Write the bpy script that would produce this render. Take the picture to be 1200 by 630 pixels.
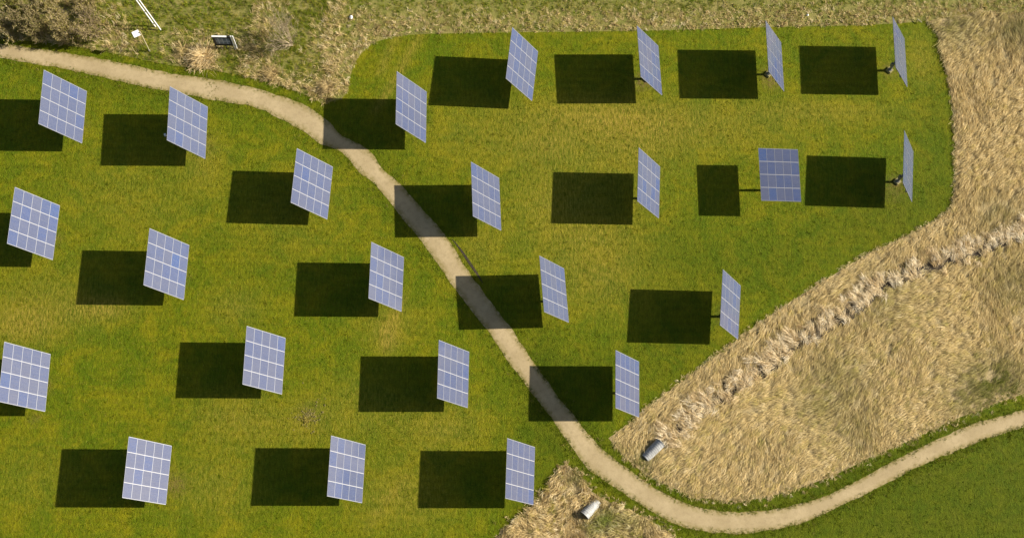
import bpy, math, random
import numpy as np
from mathutils import Matrix, Vector

rad = math.radians
for o in list(bpy.data.objects):
    bpy.data.objects.remove(o)
scene = bpy.context.scene
COL = scene.collection

# ------------------------------------------------------------------ camera
# survey drone at 100 m, looking almost straight down
PITCH, ROLL, H = 0.147201764, -0.0430335539, 100.0
RX = Matrix.Rotation(PITCH, 3, 'X')
RY = Matrix.Rotation(ROLL, 3, 'Y')
RCAM = RY @ RX
cd = bpy.data.cameras.new('camera')
cd.sensor_width = 36.0
cd.lens = 30.0
cd.shift_y = 0.25
cd.clip_start = 1.0
cd.clip_end = 5000.0
cam = bpy.data.objects.new('camera', cd)
cam.matrix_world = Matrix.Translation((0, 0, H)) @ RCAM.to_4x4()
COL.objects.link(cam)
scene.camera = cam

# ------------------------------------------------------------------ sky and sun
SX, SY = -1.86209923, -0.0506809728          # shadow offset per metre of height
to_sun = Vector((-SX, -SY, 1.0)).normalized()
SUN_EL = math.asin(to_sun.z)
SUN_ROT = math.atan2(to_sun.x, to_sun.y)
world = bpy.data.worlds.new('World')
scene.world = world
world.use_nodes = True
wn = world.node_tree.nodes
wn.clear()
sky = wn.new('ShaderNodeTexSky')
sky.sky_type = 'NISHITA'
sky.sun_disc = False
sky.sun_elevation = SUN_EL
sky.sun_rotation = SUN_ROT
sky.dust_density = 1.8
bg = wn.new('ShaderNodeBackground')
bg.inputs['Strength'].default_value = 0.05
wo = wn.new('ShaderNodeOutputWorld')
world.node_tree.links.new(sky.outputs[0], bg.inputs[0])
world.node_tree.links.new(bg.outputs[0], wo.inputs[0])
sd = bpy.data.lights.new('sun', 'SUN')
sd.energy = 5.0
sd.angle = rad(0.5)
sd.color = (1.0, 0.93, 0.82)
sun = bpy.data.objects.new('sun', sd)
sun.rotation_euler = to_sun.to_track_quat('Z', 'Y').to_euler()
sun.location = (60, 0, 60)
COL.objects.link(sun)
scene.view_settings.view_transform = 'Standard'
scene.view_settings.look = 'None'
scene.view_settings.gamma = 1.0
scene.view_settings.use_curve_mapping = False
scene.view_settings.exposure = 0.80

# ------------------------------------------------------------------ helpers
rng = np.random.default_rng(7)
random.seed(7)
RN = np.array(RCAM)


def G(px, py, z=0.0):
    """ground point (metres) under a survey mark in the aerial picture"""
    d = RN @ np.array([(px - 600.0) / 1000.0, -(py - 615.0) / 1000.0, -1.0])
    t = (z - H) / d[2]
    return np.array([d[0] * t, d[1] * t])


def GP(pts):
    return np.array([G(*p) for p in pts])


def smooth(pts, n=6, closed=False):
    P = np.asarray(pts, float)
    out = []
    N = len(P)
    rngi = range(N) if closed else range(N - 1)
    for i in rngi:
        p0 = P[(i - 1) % N] if (closed or i > 0) else P[0]
        p1 = P[i]
        p2 = P[(i + 1) % N]
        p3 = P[(i + 2) % N] if (closed or i + 2 < N) else P[N - 1]
        for k in range(n):
            t = k / n
            out.append(0.5 * ((2 * p1) + (-p0 + p2) * t + (2 * p0 - 5 * p1 + 4 * p2 - p3) * t * t
                              + (-p0 + 3 * p1 - 3 * p2 + p3) * t ** 3))
    if not closed:
        out.append(P[-1])
    return np.array(out)


def inside(poly, pts):
    x, y = pts[:, 0], pts[:, 1]
    res = np.zeros(len(pts), bool)
    j = len(poly) - 1
    for i in range(len(poly)):
        xi, yi = poly[i]
        xj, yj = poly[j]
        c = ((yi > y) != (yj > y)) & (x < (xj - xi) * (y - yi) / (yj - yi + 1e-12) + xi)
        res ^= c
        j = i
    return res


_LAT = rng.random((256, 256))


def vnoise(p, scale, off=0.0):
    """smooth value noise 0..1 of an N x 2 array"""
    q = p / scale + off
    i = np.floor(q).astype(int)
    f = q - i
    f = f * f * (3 - 2 * f)
    a = _LAT[i[:, 0] % 256, i[:, 1] % 256]
    b = _LAT[(i[:, 0] + 1) % 256, i[:, 1] % 256]
    c = _LAT[i[:, 0] % 256, (i[:, 1] + 1) % 256]
    d = _LAT[(i[:, 0] + 1) % 256, (i[:, 1] + 1) % 256]
    return (a * (1 - f[:, 0]) + b * f[:, 0]) * (1 - f[:, 1]) + (c * (1 - f[:, 0]) + d * f[:, 0]) * f[:, 1]


def seg_dist(pts, line):
    """distance of every point to a polyline"""
    best = np.full(len(pts), 1e9)
    for a, b in zip(line[:-1], line[1:]):
        ab = b - a
        t = np.clip(((pts - a) @ ab) / (ab @ ab + 1e-12), 0, 1)
        d = np.hypot(*(pts - (a + t[:, None] * ab)).T)
        best = np.minimum(best, d)
    return best


def tag(o, label=None, cat=None, group=None, kind=None):
    if label:
        o['label'] = label
    if cat:
        o['category'] = cat
    if group:
        o['group'] = group
    if kind:
        o['kind'] = kind
    return o


def mesh_obj(name, verts, faces, mats, parent=None, smooth_shade=False, mi=None):
    me = bpy.data.meshes.new(name)
    me.from_pydata([tuple(map(float, v)) for v in verts], [], faces)
    for m in (mats if isinstance(mats, (list, tuple)) else [mats]):
        me.materials.append(m)
    if mi is not None:
        for p, k in zip(me.polygons, mi):
            p.material_index = k
    if smooth_shade:
        for p in me.polygons:
            p.use_smooth = True
    me.update()
    o = bpy.data.objects.new(name, me)
    COL.objects.link(o)
    if parent:
        o.parent = parent
    return o


def inst(name, me, parent=None):
    o = bpy.data.objects.new(name, me)
    COL.objects.link(o)
    if parent:
        o.parent = parent
    return o


def empty(name, loc, rz=0.0):
    o = bpy.data.objects.new(name, None)
    o.location = loc
    o.rotation_euler = (0, 0, rz)
    o.empty_display_size = 0.3
    COL.objects.link(o)
    return o


class MB:
    """collects simple shapes into one mesh"""

    def __init__(self):
        self.v, self.f = [], []

    def box(self, c, s, M=None):
        n = len(self.v)
        for z in (-1, 1):
            for y in (-1, 1):
                for x in (-1, 1):
                    p = Vector((c[0] + x * s[0] / 2, c[1] + y * s[1] / 2, c[2] + z * s[2] / 2))
                    self.v.append(tuple(M @ p if M else p))
        for q in ((0, 2, 3, 1), (4, 5, 7, 6), (0, 1, 5, 4), (2, 6, 7, 3), (0, 4, 6, 2), (1, 3, 7, 5)):
            self.f.append(tuple(n + k for k in q))
        return self

    def tube(self, a, b, r0, r1=None, n=12, caps=True):
        r1 = r0 if r1 is None else r1
        a, b = Vector(a), Vector(b)
        d = (b - a).normalized()
        u = d.orthogonal().normalized()
        w = d.cross(u)
        k = len(self.v)
        for c, r in ((a, r0), (b, r1)):
            for i in range(n):
                t = 2 * math.pi * i / n
                self.v.append(tuple(c + (u * math.cos(t) + w * math.sin(t)) * r))
        for i in range(n):
            j = (i + 1) % n
            self.f.append((k + i, k + j, k + n + j, k + n + i))
        if caps:
            self.f.append(tuple(k + i for i in reversed(range(n))))
            self.f.append(tuple(k + n + i for i in range(n)))
        return self

    def prism(self, prof, y0, y1):
        """x-z profile pulled along y"""
        k, n = len(self.v), len(prof)
        for y in (y0, y1):
            for (x, z) in prof:
                self.v.append((x, y, z))
        for i in range(n):
            j = (i + 1) % n
            self.f.append((k + i, k + n + i, k + n + j, k + j))
        self.f.append(tuple(k + i for i in range(n)))
        self.f.append(tuple(k + n + i for i in reversed(range(n))))
        return self

    def mesh(self, name, mat):
        me = bpy.data.meshes.new(name)
        me.from_pydata(self.v, [], self.f)
        me.materials.append(mat)
        me.update()
        return me

    def build(self, name, mat, parent=None):
        return inst(name, self.mesh(name, mat), parent)


# ------------------------------------------------------------------ materials
def new_mat(name):
    m = bpy.data.materials.new(name)
    m.use_nodes = True
    nt = m.node_tree
    nt.nodes.clear()
    out = nt.nodes.new('ShaderNodeOutputMaterial')
    b = nt.nodes.new('ShaderNodeBsdfPrincipled')
    nt.links.new(b.outputs[0], out.inputs[0])
    return m, nt, b


def N(nt, t, **kw):
    n = nt.nodes.new(t)
    for k, v in kw.items():
        if k in n.inputs:
            n.inputs[k].default_value = v
        else:
            setattr(n, k, v)
    return n


def mixc(nt, fac, a, b, mode='MIX'):
    n = nt.nodes.new('ShaderNodeMix')
    n.data_type = 'RGBA'
    n.blend_type = mode
    for sock, v in ((0, fac), (6, a), (7, b)):
        if hasattr(v, 'is_linked') or isinstance(v, bpy.types.NodeSocket):
            nt.links.new(v, n.inputs[sock])
        elif isinstance(v, (int, float)):
            n.inputs[sock].default_value = v
        else:
            n.inputs[sock].default_value = (*v, 1.0)
    return n.outputs[2]


def noise(nt, vec, scale, detail=3.0, rough=0.55, dist=0.0):
    n = N(nt, 'ShaderNodeTexNoise', Scale=scale, Detail=detail, Roughness=rough, Distortion=dist)
    nt.links.new(vec, n.inputs['Vector'])
    return n.outputs[0]


def ramp(nt, fac, lo, hi, a=0.0, b=1.0):
    n = N(nt, 'ShaderNodeMapRange')
    n.inputs[1].default_value, n.inputs[2].default_value = lo, hi
    n.inputs[3].default_value, n.inputs[4].default_value = a, b
    nt.links.new(fac, n.inputs[0])
    return n.outputs[0]


def math_(nt, op, a, b):
    n = nt.nodes.new('ShaderNodeMath')
    n.operation = op
    for i, v in enumerate((a, b)):
        if isinstance(v, (int, float)):
            n.inputs[i].default_value = v
        else:
            nt.links.new(v, n.inputs[i])
    return n.outputs[0]


def bump(nt, b, h, strength, dist):
    n = N(nt, 'ShaderNodeBump', Strength=strength, Distance=dist)
    nt.links.new(h, n.inputs['Height'])
    nt.links.new(n.outputs[0], b.inputs['Normal'])


def mat_plain(name, col, rough=0.6, metal=0.0, var=0.12, scale=8.0, bmp=0.0):
    m, nt, b = new_mat(name)
    tc = N(nt, 'ShaderNodeTexCoord')
    nz = noise(nt, tc.outputs['Object'], scale, 4.0)
    dark = tuple(c * (1 - var) for c in col)
    lite = tuple(min(1, c * (1 + var)) for c in col)
    c = mixc(nt, ramp(nt, nz, 0.3, 0.7), dark, lite)
    nt.links.new(c, b.inputs['Base Color'])
    b.inputs['Roughness'].default_value = rough
    b.inputs['Metallic'].default_value = metal
    if bmp:
        bump(nt, b, nz, 0.6, bmp)
    return m


def mat_lawn():
    m, nt, b = new_mat('mown_grass')
    tc = N(nt, 'ShaderNodeTexCoord')
    v = tc.outputs['Object']
    at = N(nt, 'ShaderNodeAttribute', attribute_name='wear')
    sp = N(nt, 'ShaderNodeSeparateColor')
    nt.links.new(at.outputs['Color'], sp.inputs[0])
    dry, lush, soil = sp.outputs[0], sp.outputs[1], sp.outputs[2]
    big = noise(nt, v, 0.09, 4.0, 0.6)
    mid = noise(nt, v, 0.55, 4.0, 0.6, 0.4)
    sm = noise(nt, v, 2.2, 4.0, 0.65)
    fine = noise(nt, v, 7.0, 3.0, 0.7)
    # combed streaks running up the field
    mp = N(nt, 'ShaderNodeMapping')
    mp.inputs['Scale'].default_value = (3.4, 0.75, 1.0)
    nt.links.new(v, mp.inputs[0])
    streak = noise(nt, mp.outputs[0], 1.6, 3.0, 0.6)
    base = mixc(nt, ramp(nt, mid, 0.35, 0.68), (0.106, 0.132, 0.0028), (0.168, 0.166, 0.0036))
    base = mixc(nt, ramp(nt, big, 0.40, 0.66, 0.0, 0.75), base, (0.080, 0.124, 0.0025))
    lushc = mixc(nt, ramp(nt, mid, 0.35, 0.7), (0.066, 0.094, 0.0024), (0.098, 0.116, 0.0030))
    c = mixc(nt, lush, base, lushc)
    patch = noise(nt, v, 0.30, 6.0, 0.68, 0.8)
    c = mixc(nt, ramp(nt, patch, 0.50, 0.66, 0.0, 0.60), c, mixc(nt, lush, (0.208, 0.184, 0.0045), (0.095, 0.110, 0.006)))
    c = mixc(nt, ramp(nt, patch, 0.48, 0.36, 0.0, 0.70), c, mixc(nt, lush, (0.072, 0.116, 0.0025), (0.058, 0.090, 0.0024)))
    # straw coloured thatch shows through where the sward is thin
    d = math_(nt, 'ADD', ramp(nt, sm, 0.52, 0.80, 0.0, 0.30), math_(nt, 'MULTIPLY', dry, ramp(nt, streak, 0.3, 0.62)))
    dd = N(nt, 'ShaderNodeClamp')
    nt.links.new(d, dd.inputs[0])
    notl = math_(nt, 'SUBTRACT', 1.0, math_(nt, 'MULTIPLY', lush, 0.75))
    c = mixc(nt, math_(nt, 'MULTIPLY', dd.outputs[0], notl), c, (0.270, 0.205, 0.030))
    fl = noise(nt, mp.outputs[0], 3.4, 2.0, 0.5)
    c = mixc(nt, math_(nt, 'MULTIPLY', ramp(nt, fl, 0.66, 0.74, 0.0, 0.55), notl), c, (0.36, 0.29, 0.07))
    # single blades and tufts
    g = math_(nt, 'ADD', ramp(nt, fine, 0.28, 0.72, 0.70, 1.30), ramp(nt, streak, 0.3, 0.7, -0.22, 0.22))
    # faint lines left by the mower
    wv = N(nt, 'ShaderNodeTexWave', wave_type='BANDS', bands_direction='X', Scale=0.50, Distortion=9.0, Detail=2.0)
    wv.inputs['Detail Scale'].default_value = 0.12
    nt.links.new(v, wv.inputs['Vector'])
    wh = N(nt, 'ShaderNodeTexWave', wave_type='BANDS', bands_direction='Y', Scale=0.33, Distortion=8.0, Detail=2.0)
    wh.inputs['Detail Scale'].default_value = 0.10
    nt.links.new(v, wh.inputs['Vector'])
    g = math_(nt, 'ADD', g, math_(nt, 'MULTIPLY', ramp(nt, wv.outputs[1], 0, 1, -0.055, 0.055), ramp(nt, big, 0.4, 0.6)))
    g = math_(nt, 'ADD', g, math_(nt, 'MULTIPLY', ramp(nt, wh.outputs[1], 0, 1, -0.055, 0.055), ramp(nt, big, 0.6, 0.42)))
    gn = N(nt, 'ShaderNodeCombineColor')
    for i in range(3):
        nt.links.new(g, gn.inputs[i])
    c = mixc(nt, 1.0, c, gn.outputs[0], 'MULTIPLY')
    c = mixc(nt, math_(nt, 'MULTIPLY', soil, ramp(nt, sm, 0.3, 0.6)), c, (0.17, 0.115, 0.042))
    nt.links.new(c, b.inputs['Base Color'])
    b.inputs['Roughness'].default_value = 0.9
    b.inputs['Specular IOR Level'].default_value = 0.1
    h = math_(nt, 'ADD', math_(nt, 'MULTIPLY', fine, 0.55), math_(nt, 'MULTIPLY', sm, 0.6))
    bump(nt, b, h, 0.8, 0.26)
    return m


def mat_litter(name, a, c2, dark):
    m, nt, b = new_mat(name)
    tc = N(nt, 'ShaderNodeTexCoord')
    v = tc.outputs['Object']
    n1 = noise(nt, v, 0.6, 5.0, 0.6)
    n2 = noise(nt, v, 6.0, 4.0, 0.7)
    c = mixc(nt, ramp(nt, n1, 0.35, 0.65), a, c2)
    c = mixc(nt, ramp(nt, n2, 0.5, 0.75), c, dark)
    nt.links.new(c, b.inputs['Base Color'])
    b.inputs['Roughness'].default_value = 0.95
    bump(nt, b, n2, 0.7, 0.15)
    return m


def mat_gravel():
    m, nt, b = new_mat('gravel')
    tc = N(nt, 'ShaderNodeTexCoord')
    v = tc.outputs['Object']
    at = N(nt, 'ShaderNodeAttribute', attribute_name='wear')
    sp = N(nt, 'ShaderNodeSeparateColor')
    nt.links.new(at.outputs['Color'], sp.inputs[0])
    n1 = noise(nt, v, 0.30, 4.0, 0.6)
    n2 = noise(nt, v, 1.8, 5.0, 0.65)
    n3 = noise(nt, v, 14.0, 3.0, 0.7)
    c = mixc(nt, ramp(nt, n1, 0.35, 0.65), (0.385, 0.295, 0.155), (0.475, 0.37, 0.205))
    c = mixc(nt, ramp(nt, n2, 0.48, 0.72, 0.0, 0.55), c, (0.30, 0.225, 0.120))
    c = mixc(nt, ramp(nt, n3, 0.55, 0.8, 0.0, 0.55), c, (0.60, 0.50, 0.34))
    c = mixc(nt, ramp(nt, n3, 0.2, 0.42, 0.5, 0.0), c, (0.22, 0.15, 0.07))
    # soil and moss washed onto the margins
    e = math_(nt, 'MULTIPLY', sp.outputs[0], ramp(nt, n2, 0.32, 0.60))
    c = mixc(nt, e, c, (0.20, 0.165, 0.035))
    nt.links.new(c, b.inputs['Base Color'])
    b.inputs['Roughness'].default_value = 0.95
    b.inputs['Specular IOR Level'].default_value = 0.15
    bump(nt, b, math_(nt, 'ADD', n3, n2), 0.5, 0.03)
    return m


def mat_blade(name, trans=0.25):
    m = bpy.data.materials.new(name)
    m.use_nodes = True
    nt = m.node_tree
    nt.nodes.clear()
    out = nt.nodes.new('ShaderNodeOutputMaterial')
    at = N(nt, 'ShaderNodeAttribute', attribute_name='tint')
    d = nt.nodes.new('ShaderNodeBsdfDiffuse')
    t = nt.nodes.new('ShaderNodeBsdfTranslucent')
    mx = nt.nodes.new('ShaderNodeMixShader')
    mx.inputs[0].default_value = trans
    nt.links.new(at.outputs['Color'], d.inputs[0])
    nt.links.new(at.outputs['Color'], t.inputs[0])
    nt.links.new(d.outputs[0], mx.inputs[1])
    nt.links.new(t.outputs[0], mx.inputs[2])
    nt.links.new(mx.outputs[0], out.inputs[0])
    return m


def mat_cells(name, tint, k):
    """polycrystalline cells under glass: six by ten cells, busbars, blue grain"""
    m, nt, b = new_mat(name)
    tc = N(nt, 'ShaderNodeTexCoord')
    v = tc.outputs['Object']
    br = N(nt, 'ShaderNodeTexBrick', offset=0.0, squash=1.0)
    br.inputs['Scale'].default_value = 1.0
    br.inputs['Brick Width'].default_value = 0.157
    br.inputs['Row Height'].default_value = 0.157
    br.inputs['Mortar Size'].default_value = 0.004
    br.inputs['Color1'].default_value = (*tint, 1)
    br.inputs['Color2'].default_value = (*[c * 0.86 for c in tint], 1)
    br.inputs['Mortar'].default_value = (0.19, 0.20, 0.25, 1)
    nt.links.new(v, br.inputs['Vector'])
    oi = N(nt, 'ShaderNodeObjectInfo')
    nz = noise(nt, v, 3.0, 2.0)
    c = mixc(nt, ramp(nt, nz, 0.3, 0.7, 0.0, 0.35), br.outputs[0], tuple(min(1, q * 1.35) for q in tint))
    # each module left the factory a little darker, bluer or greyer
    c = mixc(nt, ramp(nt, oi.outputs['Random'], 0.0, 1.0, 0.0, 0.55), c, (0.086, 0.096, 0.146))
    # dust washed into streaks down the slope
    mp = N(nt, 'ShaderNodeMapping')
    mp.inputs['Scale'].default_value = (0.8, 9.0, 1.0)
    nt.links.new(v, mp.inputs[0])
    du = N(nt, 'ShaderNodeVectorMath', operation='ADD')
    nt.links.new(mp.outputs[0], du.inputs[0])
    nt.links.new(oi.outputs['Location'], du.inputs[1])
    c = mixc(nt, ramp(nt, noise(nt, du.outputs[0], 1.2, 4.0), 0.42, 0.72, 0.0, 0.28), c, (0.15, 0.15, 0.165))
    nt.links.new(c, b.inputs['Base Color'])
    b.inputs['Roughness'].default_value = 0.09
    b.inputs['Specular IOR Level'].default_value = 0.5
    return m


M = {}
M['lawn'] = mat_lawn()
M['gravel'] = mat_gravel()
M['meadow'] = mat_litter('meadow_soil', (0.17, 0.175, 0.022), (0.29, 0.24, 0.065), (0.11, 0.12, 0.014))
M['litter'] = mat_litter('reed_litter', (0.44, 0.34, 0.16), (0.36, 0.27, 0.115), (0.22, 0.165, 0.065))
M['mud'] = mat_litter('ditch_mud', (0.060, 0.042, 0.024), (0.040, 0.030, 0.018), (0.020, 0.015, 0.010))
M['straw'] = mat_blade('dry_reed', 0.30)
M['grass'] = mat_blade('green_grass', 0.30)
M['twig'] = mat_blade('bare_twig', 0.0)
M['alu'] = mat_plain('anodised_frame', (0.20, 0.21, 0.24), 0.5, 0.1, 0.05)
M['rail'] = mat_plain('white_rail', (0.37, 0.37, 0.39), 0.6, 0.0, 0.05)
M['steel'] = mat_plain('galvanised_steel', (0.22, 0.22, 0.21), 0.6, 0.3, 0.15)
M['back'] = mat_plain('back_sheet', (0.55, 0.55, 0.56), 0.6, 0.0, 0.05)
M['concrete'] = mat_plain('pale_concrete', (0.26, 0.225, 0.09), 0.9, 0.0, 0.25, 6.0, 0.01)
M['corrugated'] = mat_plain('weathered_zinc', (0.36, 0.36, 0.34), 0.65, 0.1, 0.35, 3.0)
M['white'] = mat_plain('white_paint', (0.80, 0.80, 0.77), 0.5, 0.0, 0.06)
M['wood'] = mat_plain('pale_wood', (0.52, 0.44, 0.26), 0.8, 0.0, 0.15)
M['black'] = mat_plain('charcoal_board', (0.025, 0.026, 0.030), 0.5, 0.0, 0.2)
M['stone'] = mat_plain('white_stone', (0.78, 0.76, 0.72), 0.8, 0.0, 0.08)
M['pebble'] = mat_plain('earth_clod', (0.15, 0.125, 0.03), 0.95, 0.0, 0.3)
CELLS = [mat_cells('solar_cells_a', (0.060, 0.080, 0.160), 0),
         mat_cells('solar_cells_b', (0.074, 0.090, 0.158), 1),
         mat_cells('solar_cells_c', (0.050, 0.076, 0.176), 2),
         mat_cells('solar_cells_d', (0.036, 0.074, 0.200), 3)]


def mat_print():
    m, nt, b = new_mat('printed_panel')
    tc = N(nt, 'ShaderNodeTexCoord')
    br = N(nt, 'ShaderNodeTexBrick', offset=0.0)
    br.inputs['Scale'].default_value = 1.0
    br.inputs['Brick Width'].default_value = 0.52
    br.inputs['Row Height'].default_value = 0.62
    br.inputs['Mortar Size'].default_value = 0.07
    br.inputs['Color1'].default_value = (0.13, 0.16, 0.22, 1)
    br.inputs['Color2'].default_value = (0.24, 0.27, 0.33, 1)
    br.inputs['Mortar'].default_value = (0.42, 0.45, 0.52, 1)
    mp = N(nt, 'ShaderNodeMapping')
    mp.inputs['Rotation'].default_value = (rad(90), 0, 0)
    nt.links.new(tc.outputs['Object'], mp.inputs[0])
    nt.links.new(mp.outputs[0], br.inputs['Vector'])
    nt.links.new(br.outputs[0], b.inputs['Base Color'])
    b.inputs['Roughness'].default_value = 0.35
    return m


M['print'] = mat_print()

# ------------------------------------------------------------------ the lie of the land
PATH_A = smooth(GP([(-180, 20), (-80, 34), (0, 52), (70, 61.5), (140, 74), (196, 86), (245, 93), (297, 104), (350, 121),
                    (380, 139), (402, 160), (432, 176), (447, 197), (469, 217), (496, 247), (523, 278), (548, 318),
                    (573, 352), (599, 385), (613, 407), (628, 429), (650, 460), (676, 492), (698, 519), (717, 536),
                    (742, 554), (778, 578), (816, 594), (854, 600), (900, 598), (938, 591), (989, 571.5),
                    (1052, 538.5), (1093, 518), (1141, 497), (1200, 481), (1290, 455), (1400, 420)]), 5)
PATH_B = smooth(GP([(-180, 36), (-80, 50), (0, 67), (70, 79), (140, 94), (196, 106), (245, 115), (297, 125), (346, 147),
                    (372, 165), (388, 172), (401, 178), (419, 198), (442, 218), (467, 249), (492, 279), (520, 319),
                    (545, 353), (571, 385), (586, 408), (603, 432), (626, 463), (650, 494), (669, 521), (688, 546),
                    (709, 562), (736, 580), (766, 599), (796, 614), (828, 622), (867, 623.5), (900, 620), (938, 611.5),
                    (976, 595.5), (1027, 571.5), (1078, 545), (1128, 524.5), (1167, 509), (1200, 499), (1290, 475), (1400, 442)]), 5)

REED_N_LAWN = [(1088, 25), (1096, 36), (1103, 55), (1109, 78), (1113, 103), (1117, 130), (1119, 160), (1119, 200),
               (1117, 232), (1111, 248), (1090, 262), (1060, 277), (1010, 302), (970, 326), (930, 351), (900, 371),
               (870, 393), (840, 416), (800, 446), (765, 473), (740, 494), (713, 513)]
REED_S_EDGE = [(734, 537), (755, 554), (778, 566), (803, 577), (824, 583), (867, 586), (900, 581), (938, 571),
               (989, 551), (1014, 538), (1065, 516), (1103, 498), (1154, 477), (1200, 461), (1290, 432), (1400, 400)]
REED_POLY = np.vstack([smooth(GP(REED_N_LAWN), 4), smooth(GP(REED_S_EDGE), 4),
                       GP([(1400, 120), (1400, 4), (1250, 8), (1190, 16), (1150, 13)])])
DITCH = smooth(GP([(1400, 190), (1280, 236), (1200, 268), (1155, 286), (1116, 300), (1063, 319), (1027, 337),
                   (1000, 360), (963, 380), (928, 402), (894, 428), (856, 455), (820, 478), (798, 500), (778, 516)]), 4)
POND_POLY = smooth(GP([(661, 544), (673, 551), (690, 572), (702, 582), (722, 590), (748, 602), (772, 614), (790, 632),
                       (830, 680), (860, 720), (520, 720), (555, 665), (578, 634), (598, 612), (620, 596), (638, 576),
                       (650, 556)]), 4, True)
MEADOW_EDGE = [(400, 116), (407, 108), (409, 96), (413, 82), (421, 66), (436, 52), (452, 46), (480, 41), (540, 39),
               (600, 38), (700, 37), (800, 35), (900, 32), (1000, 30), (1060, 27), (1088, 24), (1150, 20), (1250, 16), (1400, 12)]
VERGE_TOP = [(-180, 12), (-80, 26), (0, 44), (70, 52), (140, 64), (196, 76), (245, 82), (297, 92), (350, 108), (378, 122)]
MEADOW_POLY = np.vstack([smooth(GP(VERGE_TOP), 3), smooth(GP(MEADOW_EDGE), 3), GP([(1400, -240), (-180, -240)])])

TRACKERS = [
    (1, -49.90, 64.76, 3.58, -0.6, 42.1), (2, -35.09, 63.18, 3.45, 0.4, 41.1), (3, -19.99, 55.83, 3.09, -3.9, 47.9),
    (4, -8.21, 66.11, 3.32, -0.0, 42.5), (5, 5.43, 72.29, 3.39, -6.5, 43.5), (6, 21.44, 73.28, 3.44, 2.7, 43.4),
    (7, 37.45, 74.43, 3.42, 0.6, 41.3), (8, 53.65, 75.51, 3.48, -0.7, 42.5), (9, -52.03, 49.64, 3.74, -2.5, 41.9),
    (10, -36.50, 45.04, 3.50, -2.2, 41.2), (11, -10.77, 44.02, 3.39, -1.4, 44.3), (12, 1.03, 54.58, 3.38, 2.3, 43.6),
    (13, 20.95, 56.75, 3.47, -2.7, 42.5), (14, 37.25, 58.23, 3.57, 0.6, 88.3), (15, 53.63, 59.83, 3.46, -5.4, 38.8),
    (16, -51.62, 31.06, 3.60, -0.7, 40.7), (17, -24.72, 33.57, 3.24, -1.4, 47.2), (18, -2.72, 32.17, 3.37, -1.0, 43.6),
    (19, 9.21, 42.81, 3.51, 4.3, 41.3), (20, 30.47, 41.27, 3.53, -5.0, 41.2), (21, 17.81, 31.25, 3.41, -1.1, 43.2),
    (22, -37.23, 20.28, 3.44, -2.3, 43.9), (23, -14.81, 20.65, 3.41, -2.0, 42.9), (24, 5.12, 20.52, 3.62, -1.8, 42.7)]
FOOT_SHIFT = 0.30


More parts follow.
